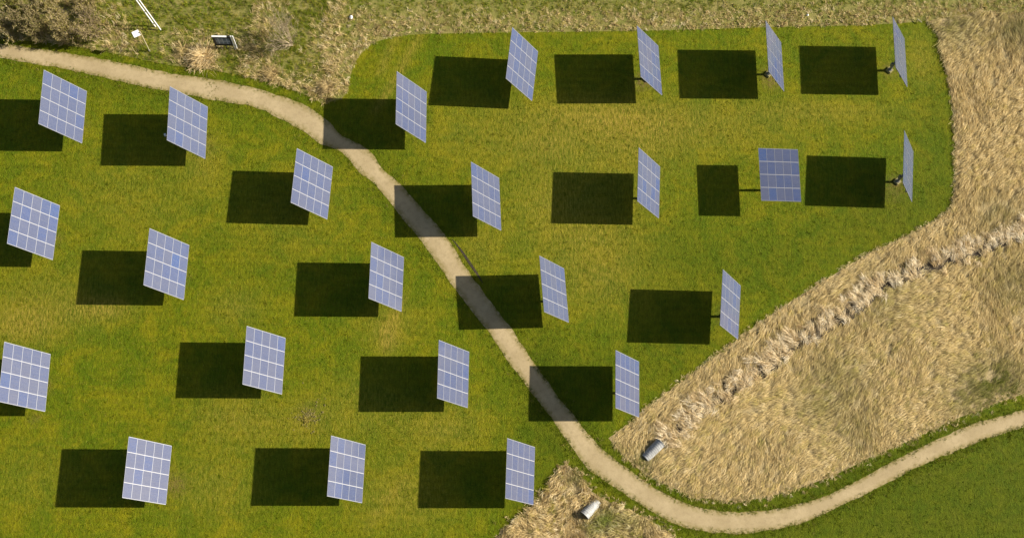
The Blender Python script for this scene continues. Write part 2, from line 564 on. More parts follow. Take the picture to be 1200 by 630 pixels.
# ------------------------------------------------------------------ ground
def build_lawn():
    xs = np.concatenate([[-1500, -400, -150], np.arange(-90, 101, 0.75), [160, 400, 1500]])
    ys = np.concatenate([[-1500, -400, -100], np.arange(-5, 111, 0.75), [180, 400, 1500]])
    X, Y = np.meshgrid(xs, ys)
    P = np.stack([X.ravel(), Y.ravel()], 1)
    nx, ny = len(xs), len(ys)
    me = bpy.data.meshes.new('lawn')
    V = np.column_stack([P, np.zeros(len(P))])
    I = np.arange(nx * ny).reshape(ny, nx)
    F = np.stack([I[:-1, :-1].ravel(), I[:-1, 1:].ravel(), I[1:, 1:].ravel(), I[1:, :-1].ravel()], 1)
    fill_mesh(me, V, F)
    # thin, lush and bare places in the sward
    dry = np.zeros(len(P))
    lush = np.zeros(len(P))
    soil = np.zeros(len(P))
    spots = [(25, 380, 50, 25, .7), (120, 360, 35, 14, .8), (275, 360, 30, 22, .4), (60, 350, 70, 40, .35),
             (240, 190, 25, 30, .35), (340, 250, 60, 60, .22), (455, 395, 14, 18, .7), (455, 375, 40, 25, .35),
             (700, 135, 90, 22, .6), (560, 160, 70, 40, .3), (650, 240, 60, 60, .5), (800, 150, 140, 30, .45),
             (720, 280, 60, 50, .35), (960, 130, 100, 14, .4), (250, 570, 60, 40, .35), (430, 470, 60, 40, .3),
             (520, 500, 50, 30, .45), (470, 580, 60, 40, .45), (160, 230, 90, 60, .25), (330, 500, 90, 30, .3),
             (640, 170, 40, 18, .4), (1080, 70, 18, 30, .45), (270, 480, 45, 30, .3), (740, 180, 60, 40, .4),
             (700, 330, 60, 40, .4), (560, 290, 30, 30, .35), (40, 560, 60, 40, .2)]
    for (px, py, rx, ry, a) in spots:
        g, gx, gy = G(px, py), G(px + rx, py), G(px, py + ry)
        dx, dy = (P[:, 0] - g[0]) / np.hypot(*(gx - g)), (P[:, 1] - g[1]) / np.hypot(*(gy - g))
        dry += a * np.exp(-(dx * dx + dy * dy))
    for (px, py, rx, ry, a) in [(1060, 600, 190, 60, 1.25), (1250, 560, 120, 60, 1.2), (640, 520, 45, 45, .75),
                                (700, 440, 90, 45, .6), (900, 310, 130, 55, .55), (1040, 250, 80, 45, .75),
                                (800, 400, 60, 50, .55), (1095, 200, 35, 60, .5), (620, 575, 30, 25, .6),
                                (200, 110, 120, 20, .35), (300, 300, 60, 40, .2), (1100, 120, 24, 50, .35),
                                (790, 300, 60, 60, .25), (460, 240, 30, 60, .25), (640, 420, 20, 60, .6)]:
        g, gx, gy = G(px, py), G(px + rx, py), G(px, py + ry)
        dx, dy = (P[:, 0] - g[0]) / np.hypot(*(gx - g)), (P[:, 1] - g[1]) / np.hypot(*(gy - g))
        lush += a * np.exp(-(dx * dx + dy * dy))
    # richer grass beside the path
    dp = np.minimum(seg_dist(P, PATH_A), seg_dist(P, PATH_B))
    south = P[:, 1] < G(600, 470)[1]
    lush += np.exp(-(dp / 2.0) ** 2) * np.where(south, 0.7, 0.3)
    # wheel ruts
    for ln, a in (([(497, 0), (492, 40), (480, 62), (462, 95), (440, 130)], .75), ([(470, 36), (455, 62), (446, 85)], .6),
                  ([(452, 405), (461, 375), (470, 350)], .7), ([(475, 560), (450, 590), (430, 620)], .3)):
        d = seg_dist(P, smooth(GP(ln), 4))
        dry += a * np.exp(-(d / 0.55) ** 2)
    for t in TRACKERS:
        d = np.hypot(P[:, 0] - t[1] - FOOT_SHIFT, P[:, 1] - t[2])
        soil += 0.7 * np.exp(-(d / 0.9) ** 2)
    for px, py, r, a in ((205, 568, 1.1, .8), (362, 486, 1.6, .35), (905, 96, 1.0, .8), (752, 97, 1.0, .7),
                         (1046, 224, 1.5, .4), (235, 172, 1.5, .3), (40, 490, .6, .5)):
        d = np.hypot(*(P - G(px, py)).T)
        soil += a * np.exp(-(d / r) ** 2)
    A = np.clip(np.column_stack([dry, lush, soil, np.ones(len(P))]), 0, 1)
    set_attr(me, 'wear', A)
    me.materials.append(M['lawn'])
    return tag(inst('lawn', me), kind='structure')


def fill_mesh(me, V, F):
    nv, nf, k = len(V), len(F), F.shape[1]
    me.vertices.add(nv)
    me.vertices.foreach_set('co', np.ascontiguousarray(V, np.float32).ravel())
    me.loops.add(nf * k)
    me.loops.foreach_set('vertex_index', np.ascontiguousarray(F, np.int32).ravel())
    me.polygons.add(nf)
    me.polygons.foreach_set('loop_start', np.arange(0, nf * k, k, dtype=np.int32))
    me.update(calc_edges=True)


def set_attr(me, name, cols):
    a = me.attributes.new(name, 'FLOAT_COLOR', 'POINT')
    a.data.foreach_set('color', np.ascontiguousarray(cols, np.float32).ravel())


build_lawn()


def build_path():
    n = 420

    def resample(L):
        s = np.concatenate([[0], np.cumsum(np.hypot(*np.diff(L, axis=0).T))])
        t = np.linspace(0, s[-1], n)
        return np.column_stack([np.interp(t, s, L[:, 0]), np.interp(t, s, L[:, 1])])
    A, B = resample(PATH_A), resample(PATH_B)
    # pair the B edge with its nearest points so the rungs stay square
    mid = (A + B) / 2
    w = (A - B) / np.hypot(*(A - B).T)[:, None]
    j1 = (vnoise(mid, 1.1, 3.3) - 0.5)[:, None] * 0.22 + (vnoise(mid, 0.35, 8.3) - 0.5)[:, None] * 0.16
    j2 = (vnoise(mid, 1.2, 13.3) - 0.5)[:, None] * 0.22 + (vnoise(mid, 0.35, 18.3) - 0.5)[:, None] * 0.16
    A, B = A + w * (j1 + 0.10), B - w * (j2 + 0.10)
    cols = [0.0, 0.12, 0.3, 0.5, 0.7, 0.88, 1.0]
    crown = [0.012, 0.020, 0.035, 0.04, 0.035, 0.020, 0.012]
    V, W = [], []
    for t, z in zip(cols, crown):
        P = A * (1 - t) + B * t
        V.append(np.column_stack([P, np.full(n, z)]))
        e = 1.0 if t in (0.0, 1.0) else (0.55 if t in (0.12, 0.88) else 0.0)
        W.append(np.full((n, 4), e))
    V, W = np.vstack(V), np.vstack(W)
    k = len(cols)
    F = [(c * n + i, (c + 1) * n + i, (c + 1) * n + i + 1, c * n + i + 1) for c in range(k - 1) for i in range(n - 1)]
    me = bpy.data.meshes.new('gravel_path')
    fill_mesh(me, V, np.array(F))
    set_attr(me, 'wear', W)
    me.materials.append(M['gravel'])
    tag(inst('gravel_path', me), kind='structure')


build_path()


def sheet(name, poly, z, mat):
    v = [(p[0], p[1], z) for p in poly]
    a = sum(poly[i][0] * poly[(i + 1) % len(poly)][1] - poly[(i + 1) % len(poly)][0] * poly[i][1] for i in range(len(poly)))
    f = list(range(len(v)))
    if a < 0:
        f.reverse()
    return tag(mesh_obj(name, v, [tuple(f)], mat), kind='structure')


sheet('meadow_ground', MEADOW_POLY, 0.004, M['meadow'])
sheet('reed_bed_ground', REED_POLY, 0.006, M['litter'])
sheet('marsh_ground', POND_POLY + (rng.random(POND_POLY.shape) - 0.5) * 0.5, 0.006, M['litter'])
# muddy ditch bed winding through the reeds
_n = np.gradient(DITCH, axis=0)
_n = np.column_stack([-_n[:, 1], _n[:, 0]]) / np.hypot(*_n.T)[:, None]
_w = 1.0 + 0.5 * vnoise(DITCH, 3.0, 5.0)[:, None]
_w[-8:] *= np.linspace(1, 0.5, 8)[:, None]
_v = np.vstack([np.column_stack([DITCH + _n * _w, np.full(len(DITCH), .011)]),
                np.column_stack([DITCH - _n * _w, np.full(len(DITCH), .011)])])
_m = len(DITCH)
tag(mesh_obj('ditch_bed', _v, [(i, i + 1, _m + i + 1, _m + i) for i in range(_m - 1)], M['mud']), kind='structure')


# ------------------------------------------------------------------ blades
def blades(name, root, az, length, lean, width, tint, mat, z0=0.0, curl=0.5, roll=0.6):
    """N bent ribbons, three stations each, as one mesh"""
    n = len(root)
    d = np.column_stack([np.cos(az), np.sin(az)])
    pts = []
    for s in (0.0, 0.5, 1.0):
        a = lean + curl * (s - 0.5)              # angle from the vertical grows along the blade
        pts.append((s, a))
    P = [np.column_stack([root, np.full(n, z0)])]
    for k in (1, 2):
        a = pts[k - 1][1] * 0.5 + pts[k][1] * 0.5
        st = np.column_stack([d * (np.sin(a) * length * 0.5)[:, None], np.cos(a) * length * 0.5])
        P.append(P[-1] + st)
    for q in P:
        q[:, 2] = np.maximum(q[:, 2], 0.02)
    rl = rng.normal(0, roll, n)
    side = np.column_stack([-d[:, 1] * np.cos(rl), d[:, 0] * np.cos(rl), np.sin(rl)])
    V = np.empty((n, 6, 3))
    for k, w in enumerate((0.8, 1.0, 0.25)):
        V[:, 2 * k] = P[k] - side * (width * w / 2)[:, None]
        V[:, 2 * k + 1] = P[k] + side * (width * w / 2)[:, None]
    b = (np.arange(n) * 6)[:, None]
    F = np.concatenate([b + np.array([0, 1, 3, 2]), b + np.array([2, 3, 5, 4])])
    me = bpy.data.meshes.new(name)
    fill_mesh(me, V.reshape(-1, 3), F)
    C = np.ones((n, 6, 4))
    C[:, :, :3] = tint[:, None, :]
    set_attr(me, 'tint', C.reshape(-1, 4))
    me.materials.append(mat)
    return inst(name, me)


def scatter(poly, dens, clip=None):
    lo, hi = poly.min(0), poly.max(0)
    if clip is not None:
        lo, hi = np.maximum(lo, clip[0]), np.minimum(hi, clip[1])
    n = int((hi - lo).prod() * dens)
    p = lo + rng.random((n, 2)) * (hi - lo)
    return p[inside(poly, p)]


CLIP = (np.array([-78.0, 5.0]), np.array([86.0, 96.0]))


def clumped(c, per, spread):
    """per blades round each clump centre: positions and the clump index"""
    k = np.repeat(np.arange(len(c)), per)
    return c[k] + rng.normal(0, spread, (len(k), 2)), k


def palette(cols, weights, n):
    cols = np.array(cols)
    w = np.array(weights, float)
    return cols[rng.choice(len(cols), n, p=w / w.sum())]


STRAW = [(0.66, 0.525, 0.265), (0.58, 0.45, 0.21), (0.75, 0.63, 0.38), (0.46, 0.35, 0.16), (0.33, 0.235, 0.10),
         (0.50, 0.41, 0.12)]


def reeds():
    c = scatter(REED_POLY, 5.0, CLIP)
    dd = seg_dist(c, DITCH)
    c = c[dd > 0.55 + 0.7 * rng.random(len(c))]
    # gaps in the stand
    c = c[vnoise(c, 1.0, 4.0) + 0.45 * rng.random(len(c)) > 0.22]
    north = np.array([DITCH[np.argmin(np.abs(DITCH[:, 0] - q[0]))][1] < q[1] for q in c])
    dl = seg_dist(c, smooth(GP(REED_N_LAWN), 4))
    ang = np.radians(240) + (vnoise(c, 8.0) - 0.5) * 1.5 + rng.normal(0, 0.16, len(c))
    ang = np.where(north, ang, np.radians(232) + (vnoise(c, 6.0, 9.0) - 0.5) * 1.5 + rng.normal(0, 0.18, len(c)))
    ht = np.where(north, 1.15, 0.95) * (0.75 + 0.5 * rng.random(len(c))) * (0.8 + 0.4 * vnoise(c, 3.0, 2.0))
    corner = np.exp(-(np.hypot(*(c - G(1108, 80)).T) / 6.0) ** 2)
    ds = seg_dist(c, smooth(GP(REED_S_EDGE), 4))
    ht *= np.where(ds < 1.6, 0.35 + 0.65 * ds / 1.6, 1.0) * 0.85
    ht *= np.where(dl < 1.3, 0.45 + 0.4 * dl / 1.3 + 0.5 * corner, 1.0)
    base = palette(STRAW, (5, 5, 3, 2, 1, 1), len(c))
    southc = palette(STRAW + [(0.34, 0.29, 0.08), (0.26, 0.25, 0.05)], (4, 5, 2, 3, 1.2, 2, 1.2, 0.5), len(c))
    base = np.where(north[:, None], base, southc)
    base = base * 0.64 + np.array((0.71, 0.57, 0.275)) * 0.42
    # greener, wetter hollows
    for px, py, r, a in ((1175, 450, 3.5, .9), (1140, 462, 3.0, .6), (985, 440, 4.0, .35), (960, 470, 3.0, .3),
                         (1190, 330, 3.5, .35), (1040, 345, 4.0, .3), (1000, 505, 3.0, .25), (1170, 252, 3, .35),
                         (1190, 30, 3.0, .5), (1120, 24, 4.0, .5), (752, 542, 1.2, .9)):
        f = a * np.exp(-(np.hypot(*(c - G(px, py)).T) / r) ** 2)
        f = (f * (0.5 + rng.random(len(c))))[:, None].clip(0, 1)
        base = base * (1 - f) + np.array((0.13, 0.15, 0.020)) * f
    near = np.minimum(seg_dist(c, GP([(755, 538), (773, 519)])), seg_dist(c, GP([(700, 587), (683, 606)])))
    ht = np.where(near < 0.9, 0.25, ht)
    ang = np.where(near < 1.6, ang + np.pi, ang)
    pos, k = clumped(c, 22, 0.21)
    n = len(pos)
    az = ang[k] + rng.normal(0, 0.20, n)
    lean = np.clip(rng.normal(1.33, 0.12, n), 0.5, 1.5)
    ln = ht[k] * (0.7 + 0.6 * rng.random(n))
    t = base[k] * rng.normal(1.0, 0.11, (n, 1)).clip(0.6, 1.5)
    o = blades('dry_reeds', pos, az, ln, lean, 0.018 + 0.024 * rng.random(n), t, M['straw'], 0.0, 0.6, 0.4)
    tag(o, 'straw-coloured bed of lodged dry reeds covering the right side between lawn and path', 'reeds', kind='stuff')

    # bleached broken canes fallen across the ditch
    m = 400
    i = rng.integers(0, len(DITCH) - 1, m)
    f = rng.random((m, 1))
    p = DITCH[i] * (1 - f) + DITCH[i + 1] * f
    nn = _n[i]
    p = p + nn * rng.normal(0, 0.72, (m, 1))
    across = np.arctan2(nn[:, 1], nn[:, 0])
    ca = np.where(nn[:, 0] > 0, across + np.pi, across) + np.where(rng.random(m) < 0.4, rng.normal(1.5, 0.9, m), 0.0) + rng.normal(0.30, 0.38, m)
    cc = palette([(0.76, 0.63, 0.40), (0.69, 0.55, 0.32), (0.85, 0.75, 0.54), (0.50, 0.37, 0.19)], (4, 4, 3, 1.5), m)
    pos, k = clumped(p, 34, 0.20)
    n = len(pos)
    o = blades('fallen_canes', pos, ca[k] + rng.normal(0, 0.34, n), 0.5 + 0.9 * rng.random(n),
               np.clip(rng.normal(1.15, 0.2, n), 0.2, 1.5), 0.02 + 0.03 * rng.random(n),
               cc[k] * rng.normal(1, 0.2, (n, 1)), M['straw'], 0.05, 1.0, 0.4)
    tag(o, 'bleached broken canes lying across the winding ditch in the reed bed', 'canes', kind='stuff')

    # stray tufts where the reeds run out into the grass
    tufts = []
    for L, sg, per in ((smooth(GP(REED_N_LAWN), 4), 0.14, 6), (smooth(GP(REED_S_EDGE), 4), 0.38, 9), (POND_POLY, 0.40, 10)):
        st = np.concatenate([[0], np.cumsum(np.hypot(*np.diff(L, axis=0).T))])
        tt = rng.random(int(st[-1] * per)) * st[-1]
        tufts.append(np.column_stack([np.interp(tt, st, L[:, 0]), np.interp(tt, st, L[:, 1])]) + rng.normal(0, sg, (len(tt), 2)))
    c = np.vstack(tufts)
    c = c[(c[:, 0] > CLIP[0][0]) & (c[:, 0] < CLIP[1][0]) & (c[:, 1] > CLIP[0][1]) & (vnoise(c, 0.9, 80.0) > 0.35)]
    base = palette(STRAW + [(0.24, 0.22, 0.05), (0.15, 0.17, 0.02)], (4, 4, 2, 2, 1, 1, 2, 2), len(c))
    ea = rng.random(len(c)) * 6.283
    pos, k = clumped(c, 8, 0.09)
    n = len(pos)
    o = blades('edge_tufts', pos, ea[k] + rng.normal(0, 0.5, n), 0.22 + 0.28 * rng.random(n), np.clip(rng.normal(1.1, 0.2, n), 0.2, 1.45),
               0.02 + 0.026 * rng.random(n), base[k] * rng.normal(1.0, 0.13, (n, 1)), M['straw'], 0.0, 0.7)
    tag(o, 'stray straw tufts along the borders between reeds and mown grass', 'grass tufts', kind='stuff')

    # the smaller marsh below the path
    c = scatter(POND_POLY, 8.0, CLIP)
    c = c[vnoise(c, 1.0, 6.0) + 0.35 * rng.random(len(c)) > 0.22]
    ang = np.radians(215) + (vnoise(c, 3.0, 31.0) - 0.5) * 4.0 + rng.normal(0, 0.3, len(c))
    base = palette(STRAW + [(0.22, 0.20, 0.05)], (5, 5, 2, 3, 2, 1, 1), len(c))
    for px, py, r, a in ((712, 608, 1.5, .9), (695, 618, 1.0, .5), (672, 560, 1.0, .5), (740, 612, 2.0, .4)):
        f = (a * np.exp(-(np.hypot(*(c - G(px, py)).T) / r) ** 2))[:, None]
        base = base * (1 - f) + np.array((0.12, 0.17, 0.015)) * f
    pos, k = clumped(c, 14, 0.15)
    n = len(pos)
    o = blades('marsh_reeds', pos, ang[k] + rng.normal(0, 0.4, n), (0.5 + 0.5 * rng.random(n)),
               np.clip(rng.normal(1.12, 0.2, n), 0.2, 1.45), 0.024 + 0.026 * rng.random(n),
               1.12 * base[k] * rng.normal(1.0, 0.14, (n, 1)), M['straw'], 0.0, 0.8)
    tag(o, 'small patch of matted dry reeds below the path around the lower culvert', 'reeds', kind='stuff')


reeds()


def meadow():
    c = scatter(MEADOW_POLY, 9.0, (np.array([-80.0, 40.0]), np.array([88.0, 96.0])))
    c = c[vnoise(c, 0.8, 12.0) + 0.5 * rng.random(len(c)) > 0.30]
    edge = seg_dist(c, smooth(GP(MEADOW_EDGE), 3))
    n = len(c)
    # dry belt against the mown edge, greener farther up; left corner rank and mixed
    green = np.clip((edge - 1.4) / 2.6, 0.16, 0.95) * (0.6 + 0.8 * vnoise(c, 3.0, 40.0))
    left = c[:, 0] < G(400, 60)[0]
    green = np.where(left, 0.34 + 0.85 * np.clip(vnoise(c, 3.5, 50.0) * 1.7 - 0.45, 0, 1), green)
    for px, py, r, a in ((235, 66, 2.2, -.8), (395, 80, 4.0, -.7), (300, 85, 3.0, -.35), (420, 30, 6, -.2), (235, 10, 6, .8), (160, 10, 4, .4),
                         (20, 20, 6, -.2), (110, 55, 4, -.35), (270, 78, 1.8, .9), (360, 10, 3, .4), (560, 10, 5, .25),
                         (330, 88, 1.5, -.4)):
        green += a * np.exp(-(np.hypot(*(c - G(px, py)).T) / r) ** 2)
    isg = rng.random(n) < green
    gcol = palette([(0.14, 0.18, 0.012), (0.11, 0.15, 0.010), (0.21, 0.22, 0.020), (0.26, 0.23, 0.035)], (3, 3, 3, 2), n)
    dcol = palette(STRAW + [(0.30, 0.26, 0.07)], (4, 5, 2, 3, 2, 2, 2), n)
    base = np.where(isg[:, None], gcol, dcol * 0.9)
    ang = rng.random(n) * 6.283
    comb = (vnoise(c, 5.0, 60.0)) * 6.283
    ang = np.where(rng.random(n) < 0.5, ang, comb)
    pos, k = clumped(c, 9, 0.12)
    m = len(pos)
    ln = np.where(isg, 0.30, 0.46)[k] * (0.6 + 0.7 * rng.random(m)) * (0.8 + 0.5 * left[k])
    o = blades('meadow_grass', pos, ang[k] + rng.normal(0, 0.7, m), ln, np.clip(rng.normal(1.05, 0.25, m), 0.1, 1.45),
               0.024 + 0.026 * rng.random(m), 1.12 * base[k] * rng.normal(1.0, 0.15, (m, 1)), M['straw'], 0.0, 0.7)
    tag(o, 'rough meadow of mixed green and straw grass along the top', 'meadow grass', kind='stuff')


meadow()


def verge():
    P, S = [], []
    for L, sgn in ((PATH_A, 1), (PATH_B, -1)):
        s = np.concatenate([[0], np.cumsum(np.hypot(*np.diff(L, axis=0).T))])
        m = int(s[-1] * 13)
        t = rng.random(m) * s[-1]
        q = np.column_stack([np.interp(t, s, L[:, 0]), np.interp(t, s, L[:, 1])])
        g = np.gradient(L, axis=0)
        g = np.column_stack([np.interp(t, s, g[:, 0]), np.interp(t, s, g[:, 1])])
        nrm = np.column_stack([-g[:, 1], g[:, 0]]) / np.hypot(*g.T)[:, None]
        mid = (PATH_A.mean(0) + PATH_B.mean(0)) / 2
        off = np.abs(rng.normal(0, 0.75, m)) - 0.05 - 0.45 * rng.random(m) ** 3
        # A lies on the upper side of the walking direction
        P.append(q + nrm * (off * sgn)[:, None])
        S.append(off)
    c, off = np.vstack(P), np.concatenate(S)
    ok = (c[:, 0] > -78) & (c[:, 0] < 86)
    c, off = c[ok], off[ok]
    # grass that has crept onto the gravel
    stray = np.vstack([GP([q]) + rng.normal(0, 0.35, (w, 2)) for q, w in (((247, 99), 16), ((254, 108), 10), ((240, 106), 6), ((712, 567), 22), ((1070, 534), 6))])
    c = np.vstack([c, stray])
    n = len(c)
    south = c[:, 1] < G(600, 430)[1]
    keep = rng.random(n) < np.where(south, 1.0, 0.55)
    c, south = c[keep], south[keep]
    n = len(c)
    up = c[:, 1] > G(600, 140)[1]
    col = palette([(0.10, 0.135, 0.008), (0.135, 0.16, 0.010), (0.165, 0.18, 0.012), (0.28, 0.24, 0.06)], (4, 4, 3, 1.2), n)
    pos, k = clumped(c, 9, 0.10)
    m = len(pos)
    o = blades('verge_grass', pos, rng.random(m) * 6.283, np.where(south | up, 0.13, 0.09)[k] * (0.6 + 0.8 * rng.random(m)),
               np.clip(rng.normal(0.95, 0.25, m), 0.05, 1.4), 0.025 + 0.025 * rng.random(m),
               col[k] * rng.normal(1, 0.15, (m, 1)), M['grass'], 0.0, 0.6)
    tag(o, 'longer green grass fringing both edges of the gravel path', 'verge grass', kind='stuff')


verge()


def lawn_tufts():
    """clumps standing a little above the mown sward"""
    outer = np.array([[-70, 8], [80, 8], [80, 84], [-70, 84]], float)
    c = scatter(outer, 2.6)
    bad = inside(REED_POLY, c) | inside(POND_POLY, c) | inside(MEADOW_POLY, c)
    band = np.vstack([PATH_A, PATH_B[::-1]])
    bad |= inside(band, c)
    c = c[~bad]
    c = c[vnoise(c, 2.0, 70.0) + 0.4 * rng.random(len(c)) > 0.42]
    n = len(c)
    lush = np.zeros(n)
    for px, py, r, a in ((1060, 600, 16, 1.), (640, 520, 4, .8), (1040, 250, 8, .7), (900, 310, 12, .6), (700, 440, 9, .6)):
        lush += a * np.exp(-(np.hypot(*(c - G(px, py)).T) / r) ** 2)
    l = lush.clip(0, 1)[:, None]
    col = palette([(0.105, 0.125, 0.003), (0.080, 0.110, 0.003), (0.14, 0.14, 0.006), (0.20, 0.165, 0.02)], (4, 4, 3, 1), n)
    col = col * (1 - l) + np.array((0.045, 0.078, 0.002)) * l
    pos, k = clumped(c, 6, 0.10)
    m = len(pos)
    o = blades('lawn_tufts', pos, rng.random(m) * 6.283, 0.07 + 0.09 * rng.random(m), np.clip(rng.normal(0.8, 0.3, m), 0.1, 1.4),
               0.025 + 0.025 * rng.random(m), col[k] * rng.normal(1, 0.12, (m, 1)), M['grass'], 0.0, 0.5)
    tag(o, 'short green tufts growing through the mown lawn between the solar trackers', 'grass', kind='stuff')


lawn_tufts()

# ------------------------------------------------------------------ solar trackers
MOD_X, MOD_Y, GAP_X, GAP_Y = 1.002, 1.680, 0.004, 0.048
PITCH_X, PITCH_Y = MOD_X + GAP_X, MOD_Y + GAP_Y
FR = 0.022                                            # visible frame width


def module_mesh():
    a, b = MOD_X / 2, MOD_Y / 2
    ai, bi = a - FR, b - FR
    zt, zb, zi = 0.02, -0.02, 0.012
    V = [(-a, -b, zt), (a, -b, zt), (a, b, zt), (-a, b, zt), (-ai, -bi, zt), (ai, -bi, zt), (ai, bi, zt), (-ai, bi, zt),
         (-ai, -bi, zi), (ai, -bi, zi), (ai, bi, zi), (-ai, bi, zi), (-a, -b, zb), (a, -b, zb), (a, b, zb), (-a, b, zb)]
    F = []
    for i in range(4):
        j = (i + 1) % 4
        F += [(i, j, 4 + j, 4 + i), (4 + i, 4 + j, 8 + j, 8 + i), (12 + i, 12 + j, j, i)]
    F.append((15, 14, 13, 12))
    me = bpy.data.meshes.new('module')
    me.from_pydata(V, [], F)
    me.materials.append(M['alu'])
    me.materials.append(M['back'])
    me.polygons[len(F) - 1].material_index = 1
    me.update()
    return me


def glass_mesh(mat):
    ai, bi = MOD_X / 2 - FR - 0.001, MOD_Y / 2 - FR - 0.001
    me = bpy.data.meshes.new('glass_pane')
    me.from_pydata([(-ai, -bi, .008), (ai, -bi, .008), (ai, bi, .008), (-ai, bi, .008),
                    (-ai, -bi, .014), (ai, -bi, .014), (ai, bi, .014), (-ai, bi, .014)], [],
                   [(4, 5, 6, 7), (3, 2, 1, 0), (0, 1, 5, 4), (1, 2, 6, 5), (2, 3, 7, 6), (3, 0, 4, 7)])
    me.materials.append(mat)
    me.update()
    return me


MODULE = module_mesh()
PANES = [glass_mesh(m) for m in CELLS]
_foot = MB()
_pf = [(-0.36, 0.0), (0.36, 0.0), (0.36, 0.16), (0.30, 0.22), (-0.30, 0.22), (-0.36, 0.16)]
_foot.prism(_pf, -0.36, 0.36)
FOOT = _foot.mesh('footing', M['concrete'])
_fl = MB().tube((0, 0, 0.22), (0, 0, 0.26), 0.26, n=16)
for q in range(8):
    t = q * math.pi / 4
    _fl.tube((0.21 * math.cos(t), 0.21 * math.sin(t), 0.26), (0.21 * math.cos(t), 0.21 * math.sin(t), 0.31), 0.022, n=6)
FLANGE = _fl.mesh('base_flange', M['steel'])
_half = 2 * PITCH_Y + 0.0
TORQUE = MB().box((0, 0, 0), (0.16, 4 * PITCH_Y - 0.5, 0.16)).mesh('torque_tube', M['steel'])
RAIL = MB().box((0, 0, 0), (5 * PITCH_X - 0.02, 0.12, 0.05)).mesh('slope_rail', M['rail'])
EDGE = MB().box((0, 0, 0), (5 * PITCH_X - 0.02, 0.045, 0.05)).mesh('edge_trim', M['alu'])
BEAM = MB().box((0, 0, 0), (0.09, 4 * PITCH_Y - 0.12, 0.07)).mesh('cross_beam', M['steel'])
HEAD = MB().box((0, 0, 0), (0.46, 0.42, 0.30)).tube((0, -0.36, 0), (0, 0.36, 0), 0.17, n=14).mesh('slew_head', M['steel'])
_ac = MB().tube((0, 0, 0), (0, 0, 1.0), 0.05, n=8)
CABINET = MB().box((0, 0, 0), (0.16, 0.36, 0.5)).mesh('control_cabinet', M['steel'])

LABELS = {
    1: 'blue solar tracker below the path at far left, shadow running off the left edge',
    2: 'blue solar tracker touching the path edge, small white box at its lower left corner',
    3: 'blue solar tracker standing alone on the lawn inside the downward bend of the path',
    4: 'solar tracker whose shadow covers the bend of the path and the corner of dry grass',
    5: 'solar tracker at the left end of the top row, beside the dry meadow strip',
    6: 'steeply seen solar tracker, second from the left in the top row',
    7: 'thin-looking solar tracker, third from the left in the top row',
    8: 'nearly edge-on solar tracker at the right end of the top row, near the reeds corner',
    9: 'broad solar tracker at the left edge, middle one of the three there, bluer upper corner',
    10: 'solar tracker right of the middle one at the left edge, full shadow beside it',
    11: 'solar tracker left of the path at mid height, directly below the one inside the bend',
    12: 'solar tracker right of the path, its shadow crossing the path second from the top',
    13: 'solar tracker standing between the path and the flat-lying panel',
    14: 'flat-lying solar tracker seen square on, with a small square shadow and long post shadow',
    15: 'nearly edge-on solar tracker right of the flat-lying one, beside the straight reed edge',
    16: 'palest broad solar tracker, lowest one cut by the left edge of the picture',
    17: 'solar tracker in the left lawn with the rough earth patch at its lower right',
    18: 'solar tracker just left of the path, below the third shadow that crosses it',
    19: 'solar tracker right of the path, its shadow crossing the path third from the top',
    20: 'narrow solar tracker whose lower corner overlaps the edge of the reed bed',
    21: 'solar tracker whose shadow is the lowest one crossing the path, at the reed tip',
    22: 'solar tracker at the left end of the bottom row',
    23: 'middle solar tracker of the three in the bottom row',
    24: 'right-hand solar tracker of the bottom row, beside the small reed patch'}
BLUE = {9: {(3, 3): 3, (4, 3): 3, (4, 2): 2}, 14: {(1, 0): 3, (4, 0): 2, (0, 3): 3}, 16: {(0, 1): 3, (0, 0): 2}, 10: {(3, 2): 3, (4, 2): 2},
        5: {(4, 3): 2, (0, 3): 2}, 21: {(0, 0): 2, (1, 3): 2}}


